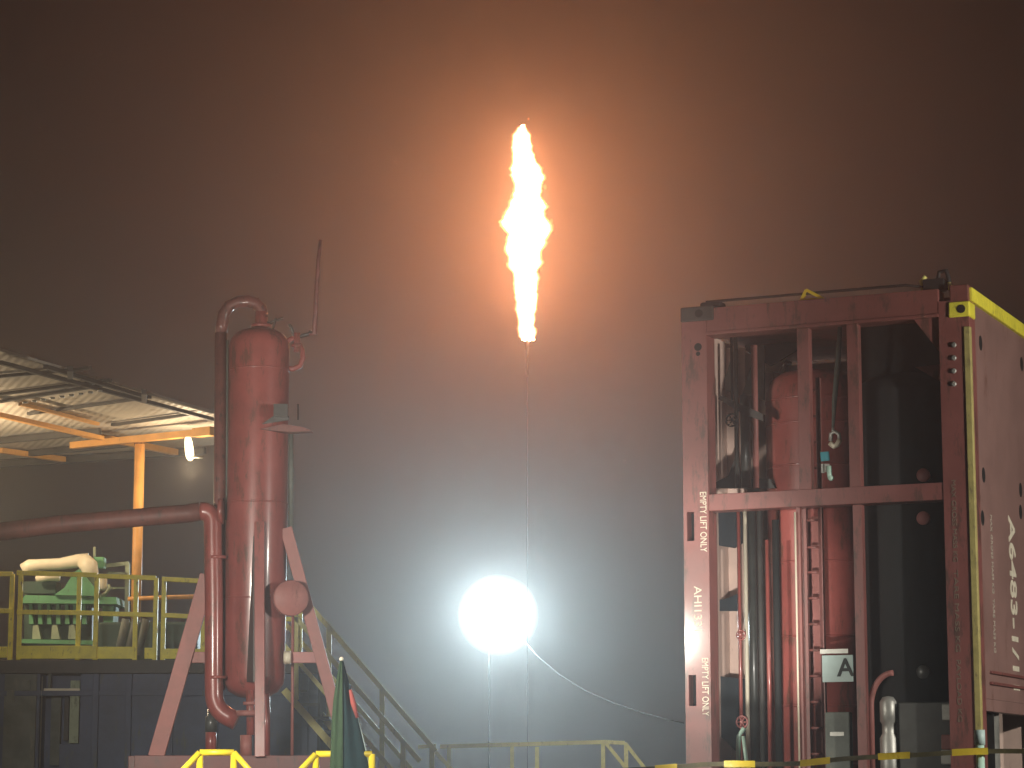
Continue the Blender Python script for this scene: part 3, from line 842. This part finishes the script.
# skid deck on tall trestle
sk = MB(); sk.span(T(143, 760).x, T(352, 760).x, YV-0.55, YV-0.4, zdk-0.22, zdk-0.002); sk.span(T(143, 760).x, T(352, 760).x, YV+0.4, YV+0.55, zdk-0.22, zdk-0.002)
for px in (143, 352): sk.span(T(px, 760).x-0.08, T(px, 760).x+0.08, YV-0.399, YV+0.399, zdk-0.22, zdk-0.004)
sk.span(T(146, 760).x, T(349, 760).x, YV-0.399, YV+0.399, zdk-0.05, zdk-0.02)
sk.build('skid_frame', 'skid_red', sv, bevel=0.005)
for px in (147, 348):
    for dy in (-0.475, 0.475):
        x_ = T(px, 760).x
        MB().span(x_-0.07, x_+0.07, YV+dy-0.07, YV+dy+0.07, 0, zdk-0.221).build('trestle_leg', 'red_matt', sv)

# ------------------------------------------------------------------ yellow guard frames in front of the vessel
YG = 20.0
def guard(px0, px1, top, sl0, sl1, label):
    a, b = P(px0, top, YG), P(px1, top, YG)
    t = thing('yellow_barrier', label, 'guard rail', ((a.x+b.x)/2, YG, 0), group='yellow guard frames at the skid')
    r = 3.2*pxm(YG)
    MB().tube([(a.x, YG, a.z), (b.x, YG, b.z)], r, 12).build('top_bar', 'yellow_bright', t)
    for p, s_ in ((a, sl0), (b, sl1)):
        MB().tube([(p.x, YG, p.z), (p.x, YG, 0)], r*1.05, 12).build('post', 'yellow_bright', t)
        if s_: MB().tube([(p.x, YG-0.02, p.z), (p.x + s_*0.16, YG-0.04, p.z-0.17), (p.x + s_*0.6, YG-0.1, 0)], r*0.95, 12).build('brace', 'yellow_bright', t)
    return t
guard(200, 234, 752.5, -1, 1, 'yellow tubular guard frame standing clear in front of the vessel base')
guard(316, 372, 754, -1, 0, 'yellow tubular guard frame half hidden behind the furled flag')
a, b = P(352, 766, 22.5), P(394, 766.5, 22.5)

# ------------------------------------------------------------------ furled flag
YFg = 20.0
ft = P(341.5, 659, YFg)
fg = thing('furled_flag', 'furled dark green flag with a red edge hanging from a pale tipped pole', 'flag', (ft.x, YFg, 0))
MB().tube([(ft.x+0.01, YFg, 0), (ft.x, YFg, ft.z-0.01)], 0.009, 10).build('pole', 'galv', fg)
MB().sphere((ft.x, YFg, ft.z), 0.018, 14).build('finial', 'cream', fg)
def cloth(edges, mn, nm, dy0, dy1):
    m_ = MB(); rows = []
    for (py, l, r) in edges:
        row = []
        for i in range(13):
            t = i/12; p = P(l+(r-l)*t, py, YFg)
            row.append(m_.bm.verts.new(p + Vector((0, dy0+(dy1-dy0)*t + 0.012*math.sin(t*9+py*0.012) - 0.04*math.sin(math.pi*t)*(py-655)/120, 0))))
        rows.append(row)
    for i in range(len(rows)-1):
        for j in range(12):
            f = m_.bm.faces.new((rows[i][j], rows[i][j+1], rows[i+1][j+1], rows[i+1][j])); f.smooth = True
    bmesh.ops.solidify(m_.bm, geom=m_.bm.faces[:], thickness=0.004)
    return m_.build(nm, mn, fg)
cloth([(661, 340, 342.5), (680, 336.5, 343), (700, 333.5, 343), (720, 331.8, 343.3), (745, 331, 343.5), (770, 330, 343.6), (830, 329, 344)], 'flag_green', 'green_fold', -0.03, -0.06)
cloth([(661, 341.5, 343.5), (680, 342.5, 348.5), (700, 342.8, 353.5), (720, 343, 358), (745, 343, 364), (770, 343, 370), (830, 344, 378)], 'flag_teal', 'dark_fold', -0.055, 0.0)
m_ = MB(); 
m_.tube([P(343.5, 664, YFg) + Vector((0, 0.0, 0)), P(347.5, 680, YFg), P(350, 692, YFg)], 0.007, 8)
m_.build('hem', 'galv', fg)
MB().tube([P(350.5, 690, YFg) + Vector((0, -0.03, 0)), P(353.5, 703, YFg) + Vector((0, -0.035, 0)), P(357.5, 718, YFg) + Vector((0, -0.03, 0))], [0.012, 0.022, 0.012], 8).build('red_edge', 'flag_red', fg)
MB().tube([P(357.5, 718, YFg), P(364, 743, YFg), P(370.5, 772, YFg)], 0.006, 8).build('hem', 'sign_face', fg)

# ------------------------------------------------------------------ mud tank, deck, rails
YD = 30.0
kd = pxm(YD)
zd = P(100, 660, YD).z
xl, xr = P(-120, 660, YD).x, P(318, 660, YD).x
mt = thing('mud_tank', 'long dark steel mud tank with a pale framed recess under the yellow railing', 'tank', ((xl+xr)/2, YD+2, 0))
xa, xb = P(38, 700, YD).x, P(79, 700, YD).x
zr0 = P(60, 676, YD).z
body = MB(); body.span(xl, xa, YD+0.10, YD+4.5, 0.1, zd-0.16); body.span(xb, xr, YD+0.10, YD+4.5, 0.1, zd-0.16); body.span(xa, xb, YD+0.5, YD+4.5, 0.1, zd-0.16)
bo = body.build('body', 'tank_blue', mt)
MB().span(xl-0.05, xr, YD, YD+4.6, zd-0.155, zd).build('deck', 'dark_steel', mt, bevel=0.005)
for px in (95, 128, 170, 215, 262, 305):
    x_ = P(px, 700, YD).x; MB().span(x_-0.035, x_+0.035, YD+0.03, YD+0.099, 0.1, zd-0.16).build('stiffener', 'tank_blue', mt, bevel=0.005)
MB().span(xl, xr, YD+0.04, YD+0.099, zd-0.42, zd-0.36).build('waler', 'tank_blue', bo, bevel=0.005)
def rc(x0, x1, y0, y1, d0, d1, mn, nm):
    a, b = P(x0, y1, YD), P(x1, y0, YD)
    return MB().span(a.x, b.x, YD+d0, YD+d1, a.z, b.z).build(nm, mn, mt, bevel=0.004)
rc(38, 41.5, 676, 800, 0.02, 0.09, 'galv', 'recess_post')
rc(67, 78, 680, 743, 0.12, 0.18, 'pale_green', 'recess_panel')
rc(42, 78.5, 688, 692, 0.10, 0.119, 'cream', 'recess_shelf')
rc(44, 56, 694, 765, 0.35, 0.42, 'tank_grey', 'recess_panel')
rc(58, 64, 694, 740, 0.36, 0.40, 'dark_steel', 'recess_panel')
rc(46, 49, 672, 690, 0.12, 0.18, 'tank_grey', 'recess_post')
rc(56, 79, 744, 800, 0.12, 0.2, 'tank_blue', 'recess_panel')
rc(0, 36, 674, 800, 0.05, 0.098, 'tank_grey', 'side_plate')
rc(22, 30, 680, 690, 0.0, 0.048, 'tank_grey', 'side_lug')
rc(6, 14, 690, 703, 0.02, 0.048, 'tank_grey', 'side_lug')

def rail(label, posts, toprail, midrail, toe, mn, YR):
    x0 = P(posts[0], 640, YR).x
    t = thing('guard_rail', label, 'guard rail', (x0, YR, zd), group='yellow guard rails on the mud tank')
    r = 2.6*kd
    for (px, wpx) in [(p, 4.5) for p in posts]:
        x_ = P(px, 640, YR).x
        MB().span(x_-wpx*kd/2, x_+wpx*kd/2, YR-0.025, YR+0.025, zd, P(px, toprail[1] if px < (toprail[0]+toprail[2])/2 else toprail[3], YR).z).build('post', mn, t, bevel=0.004)
    for rl, nm in ((toprail, 'top_rail'), (midrail, 'middle_rail')):
        a, b = P(rl[0], rl[1], YR-0.03), P(rl[2], rl[3], YR-0.03)
        MB().beam(a, b, 0.04, 4.6*kd).build(nm, mn, t, bevel=0.004)
    for (x0_, x1_, y0_, y1_) in toe:
        a, b = P(x0_, y1_, YR), P(x1_, y0_, YR)
        MB().span(a.x, b.x, YR-0.06, YR-0.03, a.z, b.z).build('toe_board', mn, t, bevel=0.004)
    return t
rail('yellow railing bay cut by the picture edge beside the green shaker', (-30, 10.5), (-60, 574, 13, 574), (-60, 611, 13, 611), [(-60, 8, 647, 658)], 'yellow', YD)
rail('yellow railing bay with deep toe board in front of the green shaker', (19, 78, 95.5), (17, 573, 97, 575), (17, 612, 97, 613), [(17, 97, 646, 659)], 'yellow', YD)
rail('yellow railing bay between the shaker and the orange post', (135, 155), (98, 576, 156, 578), (98, 613.5, 156, 615), [(98, 135, 647, 659), (145, 156, 648, 659)], 'yellow', YD)
rail('dim yellow railing bay next to the sloping vessel leg', (163, 203, 240), (162, 579, 240, 583), (162, 615, 240, 619), [(162, 240, 649, 659)], 'yellow', YD)
rail('yellow railing bay at the head of the stairs', (282, 300), (270, 582, 302, 584), (270, 618, 302, 620), [(270, 302, 649, 659)], 'yellow', YD)

# ------------------------------------------------------------------ shale shaker on the deck
YS = 32.0
ks = pxm(YS)
def S(px, py, dy=0.0): return P(px, py, YS+dy)
# black sheet added over the tank end, shade in place of the lamp's light
MB().span(xr+0.001, xr+0.03, YD+0.02, YD+4.65, 0.1, zd+0.01).build('end_plate', 'shade_black', mt)

ss = thing('shale_shaker', 'green shale shaker with a fat white duct behind the yellow railing', 'shaker', (S(70, 650).x, YS, zd))
def sprism(pts, d0, d1, mn, nm):
    return MB().prism([S(a, b, d0) for a, b in pts], (0, d1-d0, 0)).build(nm, mn, ss)
fb = sprism([(20, 603), (25, 595), (116, 597), (117, 604)], -0.3, 0.5, 'green', 'top_frame')
sprism([(54, 595), (64, 588), (74, 572), (79, 569), (95, 588), (97, 596)], -0.35, -0.28, 'green', 'side_plate')
sprism([(54, 595), (64, 588), (74, 572), (79, 569), (95, 588), (97, 596)], 0.4, 0.47, 'green', 'side_plate')
sprism([(24, 604), (92, 605), (92, 646), (24, 646)], 0.0, 0.5, 'dark_green', 'bed')
for px in (29, 38, 47, 56, 65, 73, 82):
    sprism([(px, 604), (px+3, 604), (px+4.5, 624), (px, 624)], -0.14, -0.001, 'green', 'rib')
for px in (33, 52, 69):
    sprism([(px, 625), (px+5, 625), (px+8, 639), (px-1, 639)], -0.12, -0.001, 'pale_green', 'spring_seat')
sprism([(20, 639), (110, 641), (110, 645), (20, 643)], -0.2, 0.0, 'green', 'base_beam')
sprism([(102, 606), (114, 606), (113, 622), (110, 634), (105, 642), (104, 630)], -0.12, 0.3, 'green', 'end_plate')
sprism([(125, 563), (129.5, 563), (128.5, 612), (124.5, 612)], 0.2, 0.26, 'pale_green', 'upright')
m_ = MB(); m_.beam(S(104, 566, 0.22), S(129, 563.5, 0.22), 0.05, 4*ks); m_.beam(S(108, 573, 0.22), S(127, 574, 0.22), 0.04, 3*ks); m_.beam(S(108, 588, 0.22), S(126, 588, 0.22), 0.03, 2*ks)
m_.build('cross_bar', 'pale_green', ss, split=True)
dt = [S(23, 570), S(30, 566), S(40, 565), S(60, 564), S(78, 561), S(88, 561)]
MB().tube(dt, [6.5*ks, 7*ks, 6*ks, 6*ks, 7*ks, 8*ks], 20).build('duct', 'cream', ss)
MB().tube([S(84, 561, -0.1), S(89, 566, -0.15), S(91.5, 576, -0.15), S(91, 583, -0.12)], [8*ks, 9*ks, 7.5*ks, 4*ks], 20).build('duct_elbow', 'cream', ss)
m_ = MB(); m_.lathe(S(101.5, 590, -0.2), [(5*ks, 0), (5.5*ks, 0.02), (5.5*ks, 0.15), (4.5*ks, 0.19), (0, 0.2)], 20)
m_.build('vibrator_motor', 'cream', ss)
m_ = MB(); m_.tube([S(36, 579, -0.2), S(48, 577, -0.2), S(60, 578.5, -0.2)], [3*ks, 4*ks, 2.5*ks], 14); m_.build('shaft_cover', 'cream', ss)
MB().span(S(25, 590).x, S(57, 590).x, YS-0.1, YS+0.3, S(30, 594).z, S(30, 582).z).build('hopper', 'dark_green', ss)
MB().tube([S(97, 598, -0.25), S(105, 594, -0.25), S(110, 588, -0.25), S(108, 585, -0.25)], 1.8*ks, 10).build('hose', 'pale_green', ss)
MB().tube([S(94.5, 562, 0.1), S(94.5, 547, 0.1)], 1.4*ks, 8).build('breather', 'pale_green', ss)
MB().box(S(100, 563, 0.1), (0.13, 0.2, 0.14)).build('motor_housing', 'green', ss, bevel=0.01)
# orange line behind the rails
a, b = P(128, 599, 31.2), P(215, 596, 31.2); c_, d_ = P(185, 628.5, 31.2), P(230, 628, 31.2)
tag(MB().tube([a, P(164, 597.5, 31.2), b], 2.3*pxm(31.2), 10).build('orange_pipe', 'orange'), 'upper orange pipe running level behind the yellow railing', 'pipe')
tag(MB().tube([c_, d_], 2.0*pxm(31.2), 10).build('orange_pipe', 'orange'), 'lower short orange pipe end beside the sloping vessel leg', 'pipe')
# dark equipment behind the right railing
dk = thing('pump_unit', 'dark pump unit with sloping pipes behind the yellow railing', 'pump', (P(150, 650, 31.5).x, 31.5, zd))
m_ = MB(); m_.span(P(112, 0, 31.5).x, P(210, 0, 31.5).x, 31.5, 32.3, zd, P(150, 622, 31.5).z); m_.build('pump_casing', 'dark_green', dk, bevel=0.03)
m_ = MB()
for px in (118, 128, 138): m_.tube([P(px, 655, 31.3), P(px+8, 619, 31.3)], 0.05, 10)
m_.build('suction_pipe', 'tank_grey', dk, split=True)

# ------------------------------------------------------------------ canopy over the tank
ZR = 6.15
def RP(px, py, z=ZR):
    """world point on the level z seen in direction (px, py)"""
    u = 384-py
    dz = F_PX*math.sin(PITCH) + u*math.cos(PITCH); dy = F_PX*math.cos(PITCH) - u*math.sin(PITCH)
    t = (z-CAMZ)/dz
    return Vector(((px-512)*t, dy*t, z))
cp0 = RP(-170, 314); cpr = RP(224, 426); cpe = RP(222, 453.5); cpf = RP(-230, 483)
cn = thing('canopy', 'flat open canopy of pale sheets on an orange post over the mud tank', 'canopy', (RP(100, 430).x, RP(100, 430).y, 0))
e2 = (RP(124, 412) - RP(0, 425.0)).normalized()
rf = MB()
rf.prism([cp0 + Vector((0, 0, 0.12)), cpr + Vector((0, 0, 0.12)), cpe + Vector((0, 0, 0.12)), cpf + Vector((0, 0, 0.12))], (0, 0, 0.03))
rm = M['roof_sheet'].node_tree
wv = rm.nodes.new('ShaderNodeTexWave'); wv.inputs['Scale'].default_value = 3.2; wv.inputs['Distortion'].default_value = 0.3
mpw = rm.nodes.new('ShaderNodeMapping'); mpw.inputs['Rotation'].default_value = (0, 0, R(-20)); tcw = rm.nodes.new('ShaderNodeTexCoord')
rm.links.new(tcw.outputs['Object'], mpw.inputs['Vector']); rm.links.new(mpw.outputs[0], wv.inputs['Vector'])
bw = rm.nodes.new('ShaderNodeBump'); bw.inputs['Strength'].default_value = 0.22; bw.inputs['Distance'].default_value = 0.03
rm.links.new(wv.outputs['Fac'], bw.inputs['Height']); rm.links.new(bw.outputs[0], rm.nodes['Principled BSDF'].inputs['Normal'])
roof = rf.build('roof_sheet', 'roof_sheet', cn)
def rbeam(p, q, w_, h, mn, nm, dz=0.0, par=None):
    a, b = RP(*p), RP(*q); a.z += dz; b.z += dz
    return MB().beam(a, b, w_, h).build(nm, mn, par or cn, bevel=0.003)
# dark purlins running left-right and dark edge truss
for p, q in (((-160, 399), (82, 377)), ((-160, 422), (110, 388)), ((0, 409), (105, 392.5)), ((28, 421), (150, 404.5)), ((112, 432), (195, 421)), ((90, 375.5), (62, 380))):
    rbeam(p, q, 0.05, 0.035, 'dark_steel', 'purlin', 0.09)
for p, q in (((0, 368), (212, 424)), ((45, 372), (145, 402))):
    rbeam(p, q, 0.05, 0.045, 'dark_steel', 'edge_beam', 0.06)
for px, py in ((70, 377), (144, 400)):
    rbeam((px, py+5), (px, py-3), 0.06, 0.06, 'dark_steel', 'edge_bracket', 0.06)
m_ = MB()
a, b = RP(20, 404), RP(105, 391)
for i in range(9):
    p = a.lerp(b, 0.06+0.11*i); m_.lathe(p + Vector((0, 0, -0.0)), [(0.03, 0), (0.03, 0.02)], 8)
m_.build('roof_bolt', 'galv', cn, split=True)
rbeam((-20, 408), (102, 436), 0.08, 0.055, 'orange', 'rafter', -0.03)
rbeam((20, 408), (98, 428), 0.05, 0.04, 'orange', 'rafter', 0.05)
rbeam((72, 444), (211, 430), 0.09, 0.085, 'orange', 'main_beam', -0.02)
rbeam((195, 431.5), (213, 429.5), 0.12, 0.11, 'orange', 'beam_end', -0.02)
rbeam((85, 438), (176, 456), 0.08, 0.08, 'orange', 'rafter', 0.05)
rbeam((0, 454), (64, 463), 0.08, 0.07, 'orange', 'rafter', 0.05)
rbeam((-210, 482.5), (205, 455), 0.08, 0.09, 'dark_steel', 'eave_beam', 0.06)
rbeam((28, 458), (140, 447), 0.08, 0.08, 'dark_steel', 'purlin', 0.06)
rbeam((-10, 446), (100, 436), 0.06, 0.08, 'dark_steel', 'purlin', 0.06)
po = RP(140, 438)
MB().tube([(po.x, po.y, zd), (po.x, po.y, ZR-0.08)], 5.2*pxm(po.y), 16).build('post', 'orange', cn)
MB().span(po.x-0.12, po.x+0.12, po.y-0.12, po.y+0.12, zd, zd+0.02).build('base_plate', 'orange', cn)
MB().tube([(RP(-120, 430).x, 33, 0), (RP(-120, 430).x, 33, ZR-0.05)], 0.07, 12).build('post', 'orange', cn)
# lamp hanging from the beam end
lpz = RP(188, 433)
la, lb = P(187.5, 434, lpz.y-0.05), P(190.5, 461, lpz.y-0.05)
hl = thing('hanging_lamp', 'long oval cream lamp hanging from the orange canopy beam', 'lamp', lb)
mid = (la+lb)/2; ax = (la-lb).normalized(); L_ = (la-lb).length
MB().lathe(lb, [(0, 0), (0.028, 0.01), (0.05, 0.05), (0.056, 0.12), (0.05, L_*0.7), (0.03, L_*0.95), (0.0, L_)], 20, ax).build('lamp_tube', 'shed_lamp_glow', hl)
MB().tube([lb + Vector((0.01, -0.06, 0.03)), lb + Vector((0.06, -0.02, 0.05)), lb + Vector((0.16, 0, 0.045))], 0.014, 8).build('lamp_bracket', 'galv', hl)
M['shed_lamp_glow'].cycles.emission_sampling = 'NONE'
lamp_light('lamp_light', 'POINT', P_SHED, (1.0, 0.76, 0.47), hl, lb + Vector((0, 0, -0.09)), 0.05)

# ------------------------------------------------------------------ stairs
YX = 30.6
sx = thing('staircase', 'yellow steel staircase with double handrails going down right of the tank', 'stairs', (P(360, 700, YX).x, YX, 0))
def sb(x0, y0, x1, y1, Y, wpx, nm):
    return MB().beam(P(x0, y0, Y), P(x1, y1, Y), wpx*kd*0.8, 0.045, (0, 1, 0)).build(nm, 'yellow_pale', sx, bevel=0.003)
slope = (747-614)/(433-318)
def line(x0, y0, x1, Y, wpx, nm): return sb(x0, y0, x1, y0+(x1-x0)*slope, Y, wpx, nm)
line(300, 594, 436, YX, 6, 'handrail')
line(284, 604, 420, YX-0.75, 6, 'handrail')
line(284, 622, 412, YX, 5.5, 'middle_rail')
line(284, 645, 420, YX-0.75, 5.5, 'middle_rail')
line(284, 672, 440, YX, 9, 'stringer')
line(284, 690, 440, YX-0.75, 9, 'stringer')
for px, y0, y1, Y in ((329, 627, 720, YX), (382, 690, 785, YX), (432, 748, 840, YX), (296, 617, 700, YX-0.75), (347, 676, 762, YX-0.75), (403, 741, 830, YX-0.75)):
    sb(px, y0, px, y1, Y, 6.5, 'post')
zt0, nst = zd-0.2, 13
for i in range(nst):
    px = 300 + i*11.5; py = 692 + i*11.5*slope
    p = P(px, py, YX-0.37)
    if p.z > 0.1: MB().box(p, (0.2, 0.72, 0.03)).build('tread', 'dark_steel', sx)

# ------------------------------------------------------------------ low walkway with rail
YWk = 34.0
kw = pxm(YWk)
wr = thing('walkway', 'raised walkway with a level pale yellow handrail below the floodlight', 'walkway', (P(540, 760, YWk).x, YWk, 0))
zw = P(540, 745, YWk).z - 1.0
def wb(p, q, wpx, nm, dy=0.0): return MB().beam(P(p[0], p[1], YWk+dy), P(q[0], q[1], YWk+dy), wpx*kw, 0.045, (0, 1, 0)).build(nm, 'yellow_pale', wr, bevel=0.003)
wb((440, 746.5), (606, 742), 4.2, 'handrail')
wb((606, 742), (625, 743), 4.0, 'handrail')
wb((605, 742), (630, 773), 3.6, 'brace'); wb((625, 743), (664, 793), 3.6, 'brace')
for px, y0 in ((449, 746), (512, 744.5), (537, 746), (603, 742), (626, 743)):
    p = P(px, y0, YWk); MB().span(p.x-2*kw, p.x+2*kw, YWk-0.02, YWk+0.02, zw, p.z-0.01).build('post', 'yellow_pale', wr)
wb((432, 748), (452, 770), 4, 'brace'); wb((418, 747), (436, 745.5), 3.5, 'handrail')
MB().span(P(430, 0, YWk).x, P(640, 0, YWk).x, YWk-0.05, YWk+1.0, zw-0.08, zw).build('walkway_deck', 'dark_steel', wr)
for px in (432, 530, 636):
    x_ = P(px, 0, YWk).x; MB().span(x_-0.05, x_+0.05, YWk, YWk+0.1, 0, zw-0.081).build('trestle_leg', 'dark_steel', wr)

# ------------------------------------------------------------------ cable from the floodlight to the container
cpts = []
p0 = P(536, 655, 40.0); p1 = P(684, 723, 22.5)
for px, py, Y in ((524, 640, 43.5), (536, 655, 42), (560, 675, 39), (585, 690.5, 36), (610, 701.5, 33), (640, 712, 29), (665, 719, 25.5), (684, 723, 21.8)):
    cpts.append(P(px, py, Y))
tag(MB().tube(cpts, 0.005, 8).build('power_cable', 'black_rubber'), 'thin pale cable sagging from the floodlight towards the red container', 'cable')

# unseen second lamp, added to brighten the canopy underside and the shaker
fill_lamp = copy_tree(hl)
fill_lamp.location = RP(-85, 420) + Vector((0, 0, -0.6))
for ch in fill_lamp.children:
    if ch.type == 'LIGHT':
        ch.data = ch.data.copy(); ch.data.energy = 300
fill_lamp['label'] = 'unseen long oval lamp added under the canopy to brighten roof and deck'
